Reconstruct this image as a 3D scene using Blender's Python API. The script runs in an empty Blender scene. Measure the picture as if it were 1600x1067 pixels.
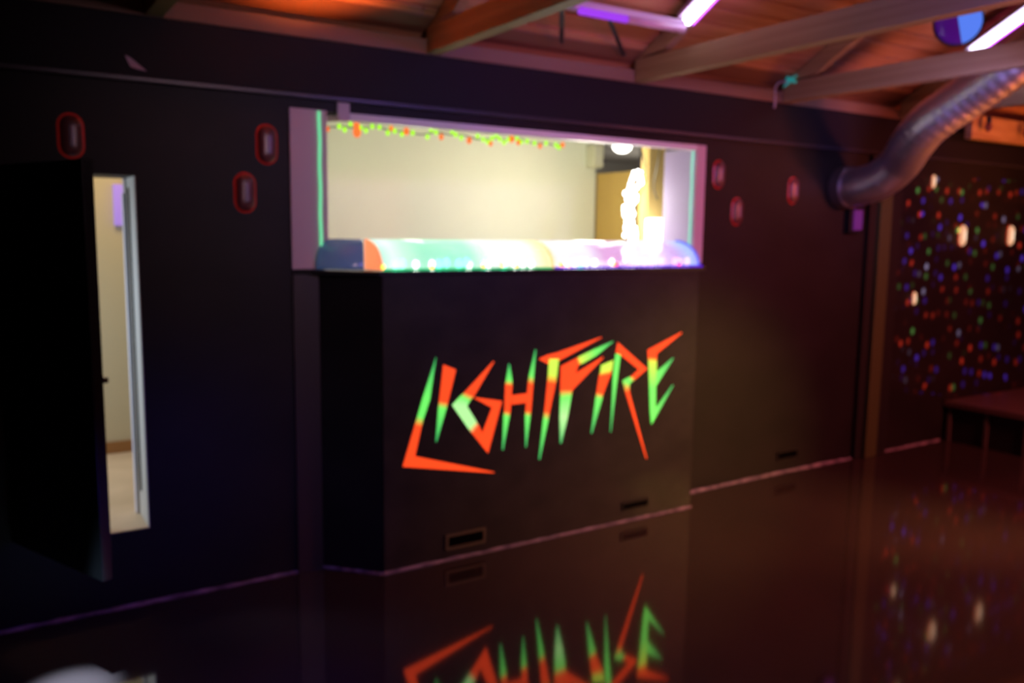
import bpy, bmesh, math, random
from mathutils import Vector, Matrix
random.seed(7)
SC = bpy.context.scene
COL = SC.collection
SC.view_settings.view_transform = 'Standard'
SC.view_settings.look = 'None'
SC.view_settings.gamma = 1.0
SC.view_settings.use_curve_mapping = False
SC.view_settings.exposure = 0.0
SC.cycles.use_denoising = True
SC.cycles.max_bounces = 8
SC.cycles.caustics_reflective = False
SC.cycles.caustics_refractive = False
SC.cycles.sample_clamp_indirect = 6.0

# ------------------------------------------------------------------ camera
YAW, PITCH, ROLL = math.radians(32.48), math.radians(7.23), math.radians(-0.735)
EYE = Vector((0, 0, 1.5))
fwd = Vector((math.sin(YAW) * math.cos(PITCH), math.cos(YAW) * math.cos(PITCH), -math.sin(PITCH)))
rt0 = Vector((math.cos(YAW), -math.sin(YAW), 0))
dn0 = fwd.cross(rt0)
right = math.cos(ROLL) * rt0 + math.sin(ROLL) * dn0
down = -math.sin(ROLL) * rt0 + math.cos(ROLL) * dn0
cam = bpy.data.cameras.new('camera')
cam.sensor_width = 36
cam.lens = 29.92
cam.clip_start = 0.02
cam.dof.use_dof = True            # the photograph is focused too near, everything is soft
cam.dof.focus_distance = 1.0
cam.dof.aperture_fstop = 4.1
co = bpy.data.objects.new('camera', cam)
m = Matrix((right, -down, -fwd)).transposed().to_4x4()
m.translation = EYE
co.matrix_world = m
COL.objects.link(co)
SC.camera = co

# ------------------------------------------------------------------ world and the room's lights, with added fills
w = bpy.data.worlds.new('world')
SC.world = w
w.use_nodes = True
w.node_tree.nodes['Background'].inputs[0].default_value = (0.25, 0.2, 0.5, 1)
w.node_tree.nodes['Background'].inputs[1].default_value = 0.004


def lamp(name, kind, loc, col, power, aim=None, size=0.1, angle=60, blend=1.0):
    d = bpy.data.lights.new(name, kind)
    d.color = col
    d.energy = power
    if kind == 'SPOT':
        d.spot_size = math.radians(angle)
        d.spot_blend = blend
        d.shadow_soft_size = size
    elif kind == 'AREA':
        d.size = size
    else:
        d.shadow_soft_size = size
    o = bpy.data.objects.new(name, d)
    o.location = loc
    if aim is not None:
        o.rotation_euler = (Vector(aim) - Vector(loc)).to_track_quat('-Z', 'Y').to_euler()
    COL.objects.link(o)
    return o


# amber stage lights low on the right, red and pink party lights under the roof
lamp('amber_spot', 'SPOT', (5.2, 1.2, 0.9), (1.0, 0.55, 0.14), 150, (3.4, 3.45, 0.0), 0.1, 56)
lamp('red_wash', 'SPOT', (5.5, 0.2, 2.2), (1.0, 0.15, 0.12), 370, (5.4, 3.0, 0.5), 0.2, 105)
lamp('orange_uplight', 'SPOT', (6.0, 1.6, 1.2), (1.0, 0.24, 0.02), 150, (6.4, 3.4, 2.3), 0.1, 60)
lamp('red_roof_light', 'SPOT', (1.22, 3.20, 2.10), (1.0, 0.20, 0.03), 34, (1.18, 3.15, 2.5), 0.03, 128, 0.5)
lamp('warm_roof_light', 'SPOT', (3.0, 0.4, 1.5), (1.0, 0.30, 0.24), 75, (3.6, 2.9, 2.6), 0.2, 80)
lamp('pink_roof_light', 'SPOT', (2.2, 1.4, 1.9), (1.0, 0.14, 0.32), 30, (2.5, 3.0, 2.6), 0.1, 60)
lamp('violet_wash', 'SPOT', (2.6, 0.6, 2.2), (0.35, 0.2, 1.0), 75, (3.0, 3.5, 2.0), 0.1, 90)
lamp('white_front_light', 'SPOT', (1.5, -0.5, 2.2), (1.0, 0.62, 0.78), 100, (2.0, 3.55, 1.75), 0.1, 60)

lamp('violet_floor_light', 'SPOT', (0.9, 2.0, 0.5), (0.16, 0.08, 1.0), 10, (0.7, 3.55, 0.0), 0.05, 95)
lamp('floor_glow_fill', 'SPOT', (0.18, 2.55, 2.2), (0.50, 0.74, 1.0), 2600, (0.20, 2.97, 0.0), 0.02, 9, 1.0)  # added fill that makes the pale floor glow, no fixture here

lamp('red_floor_light', 'SPOT', (5.0, 0.6, 2.3), (1.0, 0.24, 0.18), 300, (3.7, 1.6, 0.0), 0.2, 75)
lamp('violet_duct_fill', 'SPOT', (3.9, 2.0, 2.05), (0.42, 0.34, 1.0), 42, (4.65, 2.9, 2.15), 0.25, 70)  # added fill for the violet highlights on the duct
lamp('orange_duct_fill', 'SPOT', (5.2, 2.1, 1.4), (1.0, 0.25, 0.05), 60, (4.62, 2.9, 2.1), 0.25, 60)  # added fill for the orange underside of the duct

# star projector: a coloured dot gobo thrown on the wall at the right
sp = lamp('star_projector', 'SPOT', (6.7, 1.2, 1.7), (1, 1, 1), 3600, (7.2, 3.55, 1.35), 0.0, 84, 0.15)
sp.data.use_nodes = True
nt = sp.data.node_tree
em = nt.nodes['Emission']
tc = nt.nodes.new('ShaderNodeTexCoord')
sx = nt.nodes.new('ShaderNodeSeparateXYZ')
nt.links.new(tc.outputs['Normal'], sx.inputs[0])
dv = []
for ax in (0, 1):
    n = nt.nodes.new('ShaderNodeMath'); n.operation = 'DIVIDE'
    nt.links.new(sx.outputs[ax], n.inputs[0]); nt.links.new(sx.outputs[2], n.inputs[1])
    dv.append(n)
cx = nt.nodes.new('ShaderNodeCombineXYZ')
nt.links.new(dv[0].outputs[0], cx.inputs[0]); nt.links.new(dv[1].outputs[0], cx.inputs[1])
vo = nt.nodes.new('ShaderNodeTexVoronoi'); vo.voronoi_dimensions = '2D'
vo.inputs['Scale'].default_value = 24
nt.links.new(cx.outputs[0], vo.inputs['Vector'])
lt = nt.nodes.new('ShaderNodeMapRange')
lt.inputs['From Min'].default_value = 0.32; lt.inputs['From Max'].default_value = 0.18
lt.inputs['To Min'].default_value = 0.0; lt.inputs['To Max'].default_value = 1.0
nt.links.new(vo.outputs['Distance'], lt.inputs['Value'])
sc_ = nt.nodes.new('ShaderNodeSeparateColor')
nt.links.new(vo.outputs['Color'], sc_.inputs[0])
rp = nt.nodes.new('ShaderNodeValToRGB'); rp.color_ramp.interpolation = 'CONSTANT'
e = rp.color_ramp.elements
e[0].position = 0; e[0].color = (1.0, 0.05, 0.02, 1)
e[1].position = 0.42; e[1].color = (0.14, 0.06, 1.0, 1)
for p_, c_ in ((0.74, (0.12, 0.4, 0.08, 1)), (0.9, (0.35, 0.3, 0.5, 1))):
    x_ = e.new(p_); x_.color = c_
nt.links.new(sc_.outputs[0], rp.inputs[0])
pw = nt.nodes.new('ShaderNodeMath'); pw.operation = 'POWER'
nt.links.new(sc_.outputs[1], pw.inputs[0]); pw.inputs[1].default_value = 3.4
ml = nt.nodes.new('ShaderNodeMath'); ml.operation = 'MULTIPLY'
nt.links.new(lt.outputs[0], ml.inputs[0]); nt.links.new(pw.outputs[0], ml.inputs[1])
gt = nt.nodes.new('ShaderNodeMath'); gt.operation = 'GREATER_THAN'; gt.inputs[1].default_value = -0.26   # added mask, keeps the dots off the beam above
nt.links.new(dv[1].outputs[0], gt.inputs[0])
m2 = nt.nodes.new('ShaderNodeMath'); m2.operation = 'MULTIPLY'
g2 = nt.nodes.new('ShaderNodeMath'); g2.operation = 'LESS_THAN'; g2.inputs[1].default_value = 0.44
nt.links.new(dv[1].outputs[0], g2.inputs[0])
g3 = nt.nodes.new('ShaderNodeMath'); g3.operation = 'MULTIPLY'
nt.links.new(gt.outputs[0], g3.inputs[0]); nt.links.new(g2.outputs[0], g3.inputs[1])
nt.links.new(ml.outputs[0], m2.inputs[0]); nt.links.new(g3.outputs[0], m2.inputs[1])
nt.links.new(rp.outputs[0], em.inputs['Color'])
nt.links.new(m2.outputs[0], em.inputs['Strength'])


# ------------------------------------------------------------------ materials
def mat(name, col, rough=0.6, metal=0.0, noise=None, spec=0.5, ior=None, emit=None, es=0.0, alpha=None, bump=None, sheen=None, trans=None):
    """principled material; noise = (scale vector, amount, second colour)"""
    mm = bpy.data.materials.new(name)
    mm.use_nodes = True
    t = mm.node_tree
    b = t.nodes['Principled BSDF']
    b.inputs['Base Color'].default_value = (*col, 1)
    b.inputs['Roughness'].default_value = rough
    b.inputs['Metallic'].default_value = metal
    b.inputs['Specular IOR Level'].default_value = spec
    if ior: b.inputs['IOR'].default_value = ior
    if emit:
        b.inputs['Emission Color'].default_value = (*emit, 1)
        b.inputs['Emission Strength'].default_value = es
    if alpha is not None: b.inputs['Alpha'].default_value = alpha
    if trans is not None: b.inputs['Transmission Weight'].default_value = trans
    if noise or bump:
        co_ = t.nodes.new('ShaderNodeTexCoord')
        mp = t.nodes.new('ShaderNodeMapping')
        t.links.new(co_.outputs['Object'], mp.inputs[0])
        ns = t.nodes.new('ShaderNodeTexNoise')
        ns.inputs['Scale'].default_value = 1.0
        ns.inputs['Detail'].default_value = 5
        mp.inputs['Scale'].default_value = (noise or bump)[0]
        t.links.new(mp.outputs[0], ns.inputs['Vector'])
        if noise:
            r = t.nodes.new('ShaderNodeValToRGB')
            r.color_ramp.elements[0].position = 0.35; r.color_ramp.elements[1].position = 0.68
            r.color_ramp.elements[0].color = (*noise[1], 1); r.color_ramp.elements[1].color = (*col, 1)
            t.links.new(ns.outputs['Fac'], r.inputs[0]); t.links.new(r.outputs[0], b.inputs['Base Color'])
        if bump:
            bp = t.nodes.new('ShaderNodeBump'); bp.inputs['Strength'].default_value = bump[1]
            bp.inputs['Distance'].default_value = 0.01
            t.links.new(ns.outputs['Fac'], bp.inputs['Height']); t.links.new(bp.outputs[0], b.inputs['Normal'])
    return mm


def glow(name, col, s):
    mm = bpy.data.materials.new(name)
    mm.use_nodes = True
    t = mm.node_tree
    t.nodes.remove(t.nodes['Principled BSDF'])
    e_ = t.nodes.new('ShaderNodeEmission')
    e_.inputs[0].default_value = (*col, 1); e_.inputs[1].default_value = s
    t.links.new(e_.outputs[0], t.nodes['Material Output'].inputs[0])
    return mm


BLACK = mat('black_wall_paint', (0.014, 0.012, 0.013), 0.55, noise=((3, 3, 5), (0.009, 0.008, 0.009)), spec=0.25)
BLACKW = mat('black_panel_paint', (0.030, 0.026, 0.026), 0.5, noise=((7, 7, 9), (0.018, 0.016, 0.018)), spec=0.25)
DARKBAND = mat('dark_fascia_paint', (0.010, 0.009, 0.014), 0.6, spec=0.2)
FLOORM = mat('glossy_dark_floor', (0.050, 0.032, 0.030), 0.07, noise=((1.2, 1.2, 1), (0.036, 0.024, 0.024)), ior=2.3, spec=0.6)
PINE = mat('pine_beam', (0.46, 0.33, 0.17), 0.65, noise=((3, 0.6, 26), (0.33, 0.21, 0.10)), spec=0.3)
PLANK = mat('pine_ceiling_boards', (0.50, 0.26, 0.14), 0.6, noise=((1.2, 14, 14), (0.34, 0.15, 0.07)), spec=0.3)
CREAM = mat('cream_wall_paint', (0.76, 0.78, 0.62), 0.8, noise=((2, 2, 2), (0.73, 0.75, 0.59)))
BEIGE = mat('beige_corridor_paint', (0.58, 0.49, 0.31), 0.8)
BEIGEF = mat('beige_corridor_floor', (0.66, 0.48, 0.30), 0.7, noise=((5, 5, 5), (0.56, 0.40, 0.24)))
WHITE = mat('white_gloss_paint', (0.78, 0.74, 0.76), 0.5)
PINKW = mat('off_white_board_paint', (0.62, 0.46, 0.52), 0.55)
BROWN = mat('ochre_wood_door', (0.55, 0.36, 0.09), 0.6, noise=((6, 6, 1), (0.50, 0.32, 0.08)))
OAK = mat('yellow_wood_cabinet', (0.70, 0.50, 0.18), 0.6, noise=((6, 6, 1), (0.62, 0.43, 0.15)))
GREY = mat('dark_grey_ceiling_paint', (0.34, 0.32, 0.30), 0.8)
SKIRT = mat('brown_skirting_wood', (0.32, 0.14, 0.04), 0.6)
DUCTM = mat('aluminium_foil', (0.66, 0.64, 0.72), 0.40, metal=1.0, bump=((22, 22, 22), 0.12))
BLACKP = mat('black_plastic', (0.012, 0.012, 0.014), 0.35)
METAL = mat('grey_metal', (0.22, 0.19, 0.20), 0.4, metal=0.8)
STAGET = mat('worn_dark_stage_top', (0.11, 0.065, 0.065), 0.45)
STRIP = mat('pale_dusty_edge', (0.40, 0.32, 0.44), 0.8, noise=((14, 40, 20), (0.10, 0.08, 0.14)))
POSTM = mat('brown_post_paint', (0.06, 0.075, 0.025), 0.5)
REDRIM = mat('red_plastic_rim', (0.60, 0.03, 0.025), 0.35, emit=(1, 0.04, 0.03), es=0.035)
DARKLENS = mat('smoked_dome', (0.13, 0.035, 0.04), 0.32, spec=0.8)
PALESTRIP = mat('pale_highlight', (0.30, 0.26, 0.38), 0.5)
LILAC = mat('violet_lit_notice', (0.42, 0.28, 0.95), 0.4, emit=(0.35, 0.22, 1.0), es=0.25)  # white notice; violet light on it put into colour and emission
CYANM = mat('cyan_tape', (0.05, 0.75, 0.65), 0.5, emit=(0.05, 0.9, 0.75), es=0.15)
CABLE = mat('pale_cable', (0.45, 0.45, 0.55), 0.5)
TUBE = glow('uv_tube_light', (0.80, 0.72, 1.0), 9.0)
TUBEV = glow('uv_tube_violet_light', (0.42, 0.06, 1.0), 0.9)
HOUS = mat('violet_glow_reflector', (0.55, 0.10, 0.85), 0.4, emit=(0.70, 0.02, 1.0), es=1.0)  # tube light on the reflector put in as emission
GREENLED = glow('green_led_strip_light', (0.20, 0.85, 0.42), 0.9)
AQUALED = glow('aqua_led_strip_light', (0.36, 0.88, 0.66), 0.95)
BATTEN = mat('white_batten_housing', (0.55, 0.45, 0.60), 0.4)


# ------------------------------------------------------------------ mesh helpers
def newbm(): return bmesh.new()


def box(bm, x0, x1, y0, y1, z0, z1):
    v = [bm.verts.new((x, y, z)) for x in (x0, x1) for y in (y0, y1) for z in (z0, z1)]
    for f in ((0, 1, 3, 2), (4, 6, 7, 5), (0, 4, 5, 1), (2, 3, 7, 6), (0, 2, 6, 4), (1, 5, 7, 3)):
        bm.faces.new([v[i] for i in f])
    return bm


def prism(bm, pts, vec):
    """closed prism from a planar polygon and an extrusion vector"""
    a = [bm.verts.new(p) for p in pts]
    b = [bm.verts.new(Vector(p) + Vector(vec)) for p in pts]
    bm.faces.new(a); bm.faces.new(b[::-1])
    n = len(a)
    for i in range(n):
        bm.faces.new((a[i], b[i], b[(i + 1) % n], a[(i + 1) % n]))
    return bm


def tube(bm, pts, r, seg=12, cap=True):
    pts = [Vector(p) for p in pts]
    rings = []
    up = Vector((0, 0, 1))
    prev = None
    for i, p in enumerate(pts):
        d = (pts[min(i + 1, len(pts) - 1)] - pts[max(i - 1, 0)]).normalized()
        if prev is None:
            n = d.cross(up)
            if n.length < 0.1: n = d.cross(Vector((1, 0, 0)))
            n.normalize()
        else:
            n = (prev - prev.dot(d) * d).normalized()
        prev = n
        b = d.cross(n)
        rr = r[i] if isinstance(r, (list, tuple)) else r
        rings.append([bm.verts.new(p + rr * (math.cos(2 * math.pi * k / seg) * n + math.sin(2 * math.pi * k / seg) * b)) for k in range(seg)])
    for a, c in zip(rings, rings[1:]):
        for k in range(seg):
            bm.faces.new((a[k], a[(k + 1) % seg], c[(k + 1) % seg], c[k]))
    if cap:
        bm.faces.new(rings[0][::-1]); bm.faces.new(rings[-1])
    return bm


def ball(bm, c, rx, ry, rz, u=12, v=8):
    mt = Matrix.Translation(c) @ Matrix.Diagonal((rx, ry, rz, 1))
    bmesh.ops.create_uvsphere(bm, u_segments=u, v_segments=v, radius=1, matrix=mt)
    return bm


def obj(name, bm, material, parent=None, bevel=0, smooth=False):
    if bevel:
        bmesh.ops.bevel(bm, geom=list(bm.edges), offset=bevel, segments=2, profile=0.7, affect='EDGES')
    bmesh.ops.recalc_face_normals(bm, faces=list(bm.faces))
    me = bpy.data.meshes.new(name)
    bm.to_mesh(me); bm.free()
    if smooth:
        for p in me.polygons: p.use_smooth = True
    for mt in (material if isinstance(material, list) else [material]):
        me.materials.append(mt)
    o = bpy.data.objects.new(name, me)
    COL.objects.link(o)
    if parent is not None:
        o.parent = parent
        o.matrix_parent_inverse = Matrix.Translation(parent.location).inverted() if parent.type == 'EMPTY' and not parent.get('local') else Matrix()
    return o


def struct(name, bm, material, bevel=0):
    o = obj(name, bm, material, None, bevel)
    o['kind'] = 'structure'
    return o


def tag(o, label, cat, group=None):
    o['label'] = label; o['category'] = cat
    if group: o['group'] = group
    return o


def thing(name, label, cat, loc=(0, 0, 0), group=None, local=False):
    """an Empty at the thing's base; parts are in world coordinates unless local"""
    o = bpy.data.objects.new(name, None)
    o.location = loc
    COL.objects.link(o)
    if local: o['local'] = 1
    return tag(o, label, cat, group)


def copy_thing(root, loc, label=None):
    def cp(o, parent):
        c = o.copy(); COL.objects.link(c)
        c.parent = parent
        for ch in o.children: cp(ch, c)
        return c
    r = cp(root, None)
    r.location = loc
    if label: r['label'] = label
    return r


def spline(pts, n):
    """Catmull-Rom through the points"""
    P = [Vector(p) for p in pts]
    P = [2 * P[0] - P[1]] + P + [2 * P[-1] - P[-2]]
    out = []
    for i in range(1, len(P) - 2):
        for k in range(n):
            t = k / n
            a, b, c, d = P[i - 1:i + 3]
            out.append(0.5 * ((2 * b) + (c - a) * t + (2 * a - 5 * b + 4 * c - d) * t * t + (3 * b - a - 3 * c + d) * t ** 3))
    out.append(P[-2])
    return out


# ------------------------------------------------------------------ the room
W = 3.55          # face of the dark wall
BX = 3.335        # face of the box under the hatch
struct('floor', box(newbm(), -2, 8, -3, W + 0.25, -0.1, 0), FLOORM)

b = newbm()       # wall with the raised doorway and the serving hatch cut out
box(b, -2, 0.13, W, W + .25, 0, 2.285)
box(b, 0.13, 0.551, W, W + .25, 0, 0.31)
box(b, 0.13, 0.551, W, W + .25, 1.70, 2.285)
box(b, 0.551, 1.29, W, W + .25, 0, 2.285)
box(b, 1.29, 3.47, W, W + .25, 0, 1.30)
box(b, 1.29, 3.47, W, W + .25, 2.0, 2.285)
box(b, 3.47, 8, W, W + .25, 0, 2.285)
struct('wall_front', b, BLACK)
struct('wall_left', box(newbm(), -2.1, -2, -3, W + .25, 0, 5.0), BLACK)
struct('wall_right', box(newbm(), 8, 8.1, -3, W + .25, 0, 5.0), BLACK)
struct('wall_back', box(newbm(), -2, 8, -3.1, -3, 0, 5.0), BLACK)

# deep dark fascia over the wall and the narrow ledge under it
struct('trim_1', box(newbm(), -2, 8, W - .035, W, 2.062, 2.285), DARKBAND, 0.004)
struct('trim_2', box(newbm(), -2, 8, W - .04, W + .05, 2.286, 2.35), mat('brown_wall_plate', (.20, .13, .09), .65))
struct('trim_3', box(newbm(), -2, 8, W - .043, W, 2.046, 2.062), mat('ledge_edge_paint', (0.03, 0.028, 0.042), 0.35), 0.002)

# boarded ceiling: rows of V-jointed boards rising from the wall towards the room
S = 0.55
def zroof(y): return 2.36 + S * (W + .05 - y)
b = newbm()
bw = 0.105
L_ = math.hypot(1, S)
ydir = Vector((0, -1 / L_, S / L_)); nrm = Vector((0, S / L_, 1 / L_))
rows = int((W + .05 + 0.5) * L_ / bw)
for i in range(rows):
    a = Vector((-2, W + .05, 2.36)) + ydir * (i * bw + .005)
    c = a + ydir * (bw - .010)
    x = -2.0
    while x < 8:
        ln = random.uniform(1.6, 2.8)
        x1 = min(8, x + ln)
        q = [Vector((x + .002, a.y, a.z)), Vector((x1 - .002, a.y, a.z)), Vector((x1 - .002, c.y, c.z)), Vector((x + .002, c.y, c.z))]
        g = [q[0] + ydir * .004 , q[1] + ydir * .004, q[2] - ydir * .004, q[3] - ydir * .004]
        lo = [b.verts.new(v) for v in g]
        hi = [b.verts.new(v + nrm * .006) for v in q]
        tp = [b.verts.new(v + nrm * .02) for v in q]
        b.faces.new(lo)
        for k in range(4):
            b.faces.new((lo[k], hi[k], hi[(k + 1) % 4], lo[(k + 1) % 4]))
            b.faces.new((hi[k], tp[k], tp[(k + 1) % 4], hi[(k + 1) % 4]))
        b.faces.new(tp[::-1])
        x = x1
ytop = W + .05 - rows * bw / L_
o_ = [Vector((-2, W + .05, 2.385)), Vector((8, W + .05, 2.385)), Vector((8, ytop, zroof(ytop) + .025)), Vector((-2, ytop, zroof(ytop) + .025))]
prism(b, o_, (0, 0, .04))
struct('ceiling', b, PLANK)
b = newbm()
yb = ytop
prism(b, [(-2, yb + .05, zroof(yb) - .0), (8, yb + .05, zroof(yb) - .0), (8, -3, zroof(yb) - 1.2), (-2, -3, zroof(yb) - 1.2)], (0, 0, .05))
struct('ceiling_far', b, PLANK)

b = newbm()
prism(b, [(-2, W - .005, zroof(W - .005) - .0), (-2, W - .095, zroof(W - .095) - .0), (-2, W - .095, zroof(W - .095) - .0065), (-2, W - .005, zroof(W - .005) - .0065)], (10, 0, 0))
struct('trim_5', b, mat('dark_roof_edge', (.17, .075, .04), .6))  # darker strip added along the lowest edge of the roof

# roof trusses: level bottom chord and the rafter that follows the boards
YB = -0.4
n_lab = {0: 'pine roof truss nearest the left edge, above the doorway',
         1: 'pine roof truss meeting the fascia above the left of the hatch',
         2: 'pine roof truss meeting the fascia above the right of the hatch',
         3: 'pine roof truss with a cyan tape scrap at its wall end',
         4: 'pine roof truss just behind the silver duct',
         }
for i, x in enumerate((0.60, 1.765, 2.965, 4.10, 5.25)):
    t = thing('roof_truss', n_lab[i], 'truss', (x, W - .05, 2.287), 'pine roof trusses')
    wd = .065
    obj('bottom_chord', box(newbm(), x, x + wd, YB, W - .042, 2.288, 2.40), PINE, t, 0.004)
    pts = []
    y0_, y1_ = W - .055, YB
    dz = .008
    p = [(x + .01, y0_, zroof(y0_) - .105 if zroof(y0_) - .105 > 2.402 else 2.402), (x + .01, y0_ , zroof(y0_) - dz), (x + .01, y1_, zroof(y1_) - dz), (x + .01, y1_, zroof(y1_) - .115), (x + .01, y0_ - .2, zroof(y0_ - .2) - .105)]
    obj('rafter', prism(newbm(), p, (wd - .02, 0, 0)), PINE, t)
    b = newbm()
    prism(b, [(x + .012, 1.75, 2.402), (x + .012, 1.67, 2.402), (x + .012, 1.25, zroof(1.25) - .12), (x + .012, 1.33, zroof(1.33) - .12)], (wd - .024, 0, 0))
    obj('web_strut', b, PINE, t)

# pale dusty line where the wall meets the floor
def edge_strip(name, pts, h=.012, d=.012):
    b = newbm()
    rr = random.Random(3)
    for (p, q) in zip(pts, pts[1:]):
        p = Vector(p); q = Vector(q); n = max(2, int((q - p).length / .05))
        u = (q - p).normalized(); s = Vector((u.y, -u.x, 0))
        pr_ = None
        for k in range(n + 1):
            c = p.lerp(q, k / n)
            hh = h * rr.uniform(.6, 1.25); dd = d * rr.uniform(.7, 1.3)
            ring = [b.verts.new(c + v) for v in (s * .0005 + Vector((0, 0, hh)), s * dd + Vector((0, 0, .003)), s * dd + Vector((0, 0, .0002)), s * .0005 + Vector((0, 0, .0002)))]
            if pr_:
                for a in range(4): b.faces.new((pr_[a], pr_[(a + 1) % 4], ring[(a + 1) % 4], ring[a]))
            else: b.faces.new(ring)
            pr_ = ring
        b.faces.new(pr_[::-1])
    o = struct(name, b, STRIP)
    return o
CH0 = (1.262, W - .001); CH1 = (1.468, BX)
BR = 3.312
edge_strip('baseboard_left', [(-.8, W, 0), (CH0[0], W, 0), (CH1[0], CH1[1], 0), (BR, BX, 0), (BR + .02, BX + .1, 0)], .010, .012)
edge_strip('baseboard_right', [(BR + .006, W - .1, 0), (BR + .12, W - .02, 0), (4.2, W, 0), (6.07, W, 0)], .012, .014)

# ------------------------------------------------------------------ corridor behind the doorway
CF = 0.31
struct('corridor_floor', box(newbm(), -.7, 1.05, W + .251, 4.9, CF - .05, CF), BEIGEF)
struct('threshold', box(newbm(), .131, .550, W + .002, W + .2505, CF + .0005, CF + .004), BEIGEF)
struct('doorway_lining', box(newbm(), .5462, .5505, W + .002, W + .2505, CF + .005, 1.6995), mat('pale_lining_paint', (.72, .68, .60), .6))
b = newbm()
box(b, -.7, 1.05, 4.88, 4.95, CF, 2.15); box(b, -.75, -.7, W + .25, 4.95, CF, 2.15); box(b, 1.05, 1.1, W + .25, 4.95, CF, 2.15)
struct('corridor_wall', b, BEIGE)
struct('corridor_ceiling', box(newbm(), -.75, 1.1, W + .25, 4.95, 2.15, 2.2), BEIGE)
struct('corridor_baseboard', box(newbm(), -.69, 1.04, 4.862, 4.879, CF + .001, CF + .062), SKIRT)
lamp('corridor_lamp', 'POINT', (0.55, 4.3, 1.95), (1.0, 0.80, 0.50), 9, size=.12)
lamp('corridor_blue_fill', 'AREA', (-.45, 4.4, 1.2), (0.62, 0.78, 1.0), 14, (0.3, 4.2, 0.8), 0.4)  # added cool fill for the floor reflection, no window here
t = thing('door_frame', 'narrow pale door frame at the right of the lit doorway', 'door frame', (.55, W + .2, CF))
obj('jamb', box(newbm(), .539, .5455, W + .20, W + .245, CF + .005, 1.699), WHITE, t, .002)
obj('door_stop', box(newbm(), .533, .5385, W + .205, W + .245, CF + .005, 1.64), mat('bright_door_edge', (.85, .85, .95), .4), t)
obj('seal', box(newbm(), .541, .5455, W + .13, W + .148, CF + .12, 1.66), BLACKP, t)
o = tag(obj('notice_box', box(newbm(), .645, .715, 4.84, 4.877, 1.515, 1.725), LILAC, None, .004), 'white notice high on the corridor wall, violet light painted in', 'sign')

# black door leaf swung out into the room
t = thing('open_door', 'matt black door leaf standing open left of the lit doorway', 'door', (.335, 2.95, .34))
hx, hy = .095, 3.53; fx, fy = .338, 2.95
u = Vector((fx - hx, fy - hy, 0)).normalized(); n_ = Vector((u.y, -u.x, 0))
def slab(u0, u1, th0, th1, z0, z1):
    b = newbm(); o = Vector((hx, hy, 0))
    prism(b, [o + u * u0 + n_ * th0 + Vector((0, 0, z0)), o + u * u1 + n_ * th0 + Vector((0, 0, z0)), o + u * u1 + n_ * th1 + Vector((0, 0, z0)), o + u * u0 + n_ * th1 + Vector((0, 0, z0))], (0, 0, z1 - z0))
    return b
Lf = math.hypot(fx - hx, fy - hy)
obj('leaf', slab(0.02, Lf, 0, .035, .36, 1.71), BLACKP, t, .002)
h = slab(Lf - .07, Lf - .05, -.03, -.002, 1.0, 1.02); prism(h, [Vector((hx, hy, 1.0)) + u * (Lf - .14) + n_ * -.032, Vector((hx, hy, 1.0)) + u * (Lf - .05) + n_ * -.032, Vector((hx, hy, 1.0)) + u * (Lf - .05) + n_ * -.045, Vector((hx, hy, 1.0)) + u * (Lf - .14) + n_ * -.045], (0, 0, .018))
obj('handle', h, METAL, t)

# ------------------------------------------------------------------ booth behind the hatch
b = newbm()
box(b, 1.15, 4.04, 5.2, 5.25, CF, 2.2); box(b, 1.12, 1.15, W + .25, 5.25, CF, 2.2)
struct('booth_wall', b, CREAM)
b = newbm(); box(b, 4.04, 6.1, 6.6, 6.65, CF, 2.2); box(b, 6.1, 6.15, W + .25, 6.65, CF, 2.2); box(b, 4.0, 4.04, 5.25, 6.65, CF, 2.2)
struct('booth_wall_far', b, GREY)
struct('booth_ceiling', box(newbm(), 1.1, 6.15, W + .25, 6.65, 2.2, 2.25), GREY)
struct('booth_floor', box(newbm(), 1.1, 6.15, W + .25, 6.65, CF - .05, CF), BEIGEF)
t = thing('booth_door', 'ochre wooden door standing beside the cream booth wall', 'door', (4.06, 4.9, CF))
obj('door_panel', box(newbm(), 4.05, 4.09, 4.52, 5.195, CF + .005, 1.956), BROWN, t, .003)
obj('door_handle', tube(newbm(), [(4.045, 4.6, 1.15), (4.0, 4.6, 1.15), (4.0, 4.72, 1.15)], .01), METAL, t)
t = thing('wall_cabinet', 'small cream box high on the booth wall corner', 'box', (4.0, 5.15, 1.99))
obj('casing', box(newbm(), 3.945, 4.035, 5.1, 5.198, 1.995, 2.165), mat('cream_plastic', (.62, .60, .42), .5), t, .004)
obj('lid_panel', box(newbm(), 3.955, 4.025, 5.092, 5.099, 2.01, 2.15), mat('pale_cream_plastic', (.68, .66, .5), .5), t)
t = thing('ceiling_lamp', 'round white dome lamp on the grey booth ceiling', 'lamp', (4.29, 5.22, 2.2))
obj('lamp_base', tube(newbm(), [(4.29, 5.22, 2.199), (4.29, 5.22, 2.18)], .09, 24), WHITE, t)
b = newbm(); ball(b, (4.31, 5.22, 2.178), .072, .072, .05, 20, 12)
obj('lamp_dome', b, glow('booth_dome_light', (1, .97, .86), 6), t, smooth=True)
t = thing('tall_cabinet', 'yellow wooden cabinet behind the right side of the hatch', 'cabinet', (4.0, 4.45, CF))
obj('carcass', box(newbm(), 3.72, 4.03, 4.26, 4.32, CF + .001, 2.12), OAK, t, .004)
obj('cabinet_door', box(newbm(), 3.725, 4.025, 4.24, 4.258, CF + .05, 2.10), OAK, t, .003)
obj('knob', ball(newbm(), (3.75, 4.228, 1.5), .012, .012, .012), METAL, t)
t = thing('glowing_lamp_box', 'blown-out white glowing lamp box at the right end of the counter', 'lamp', (3.75, 4.1, 1.335))
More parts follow.
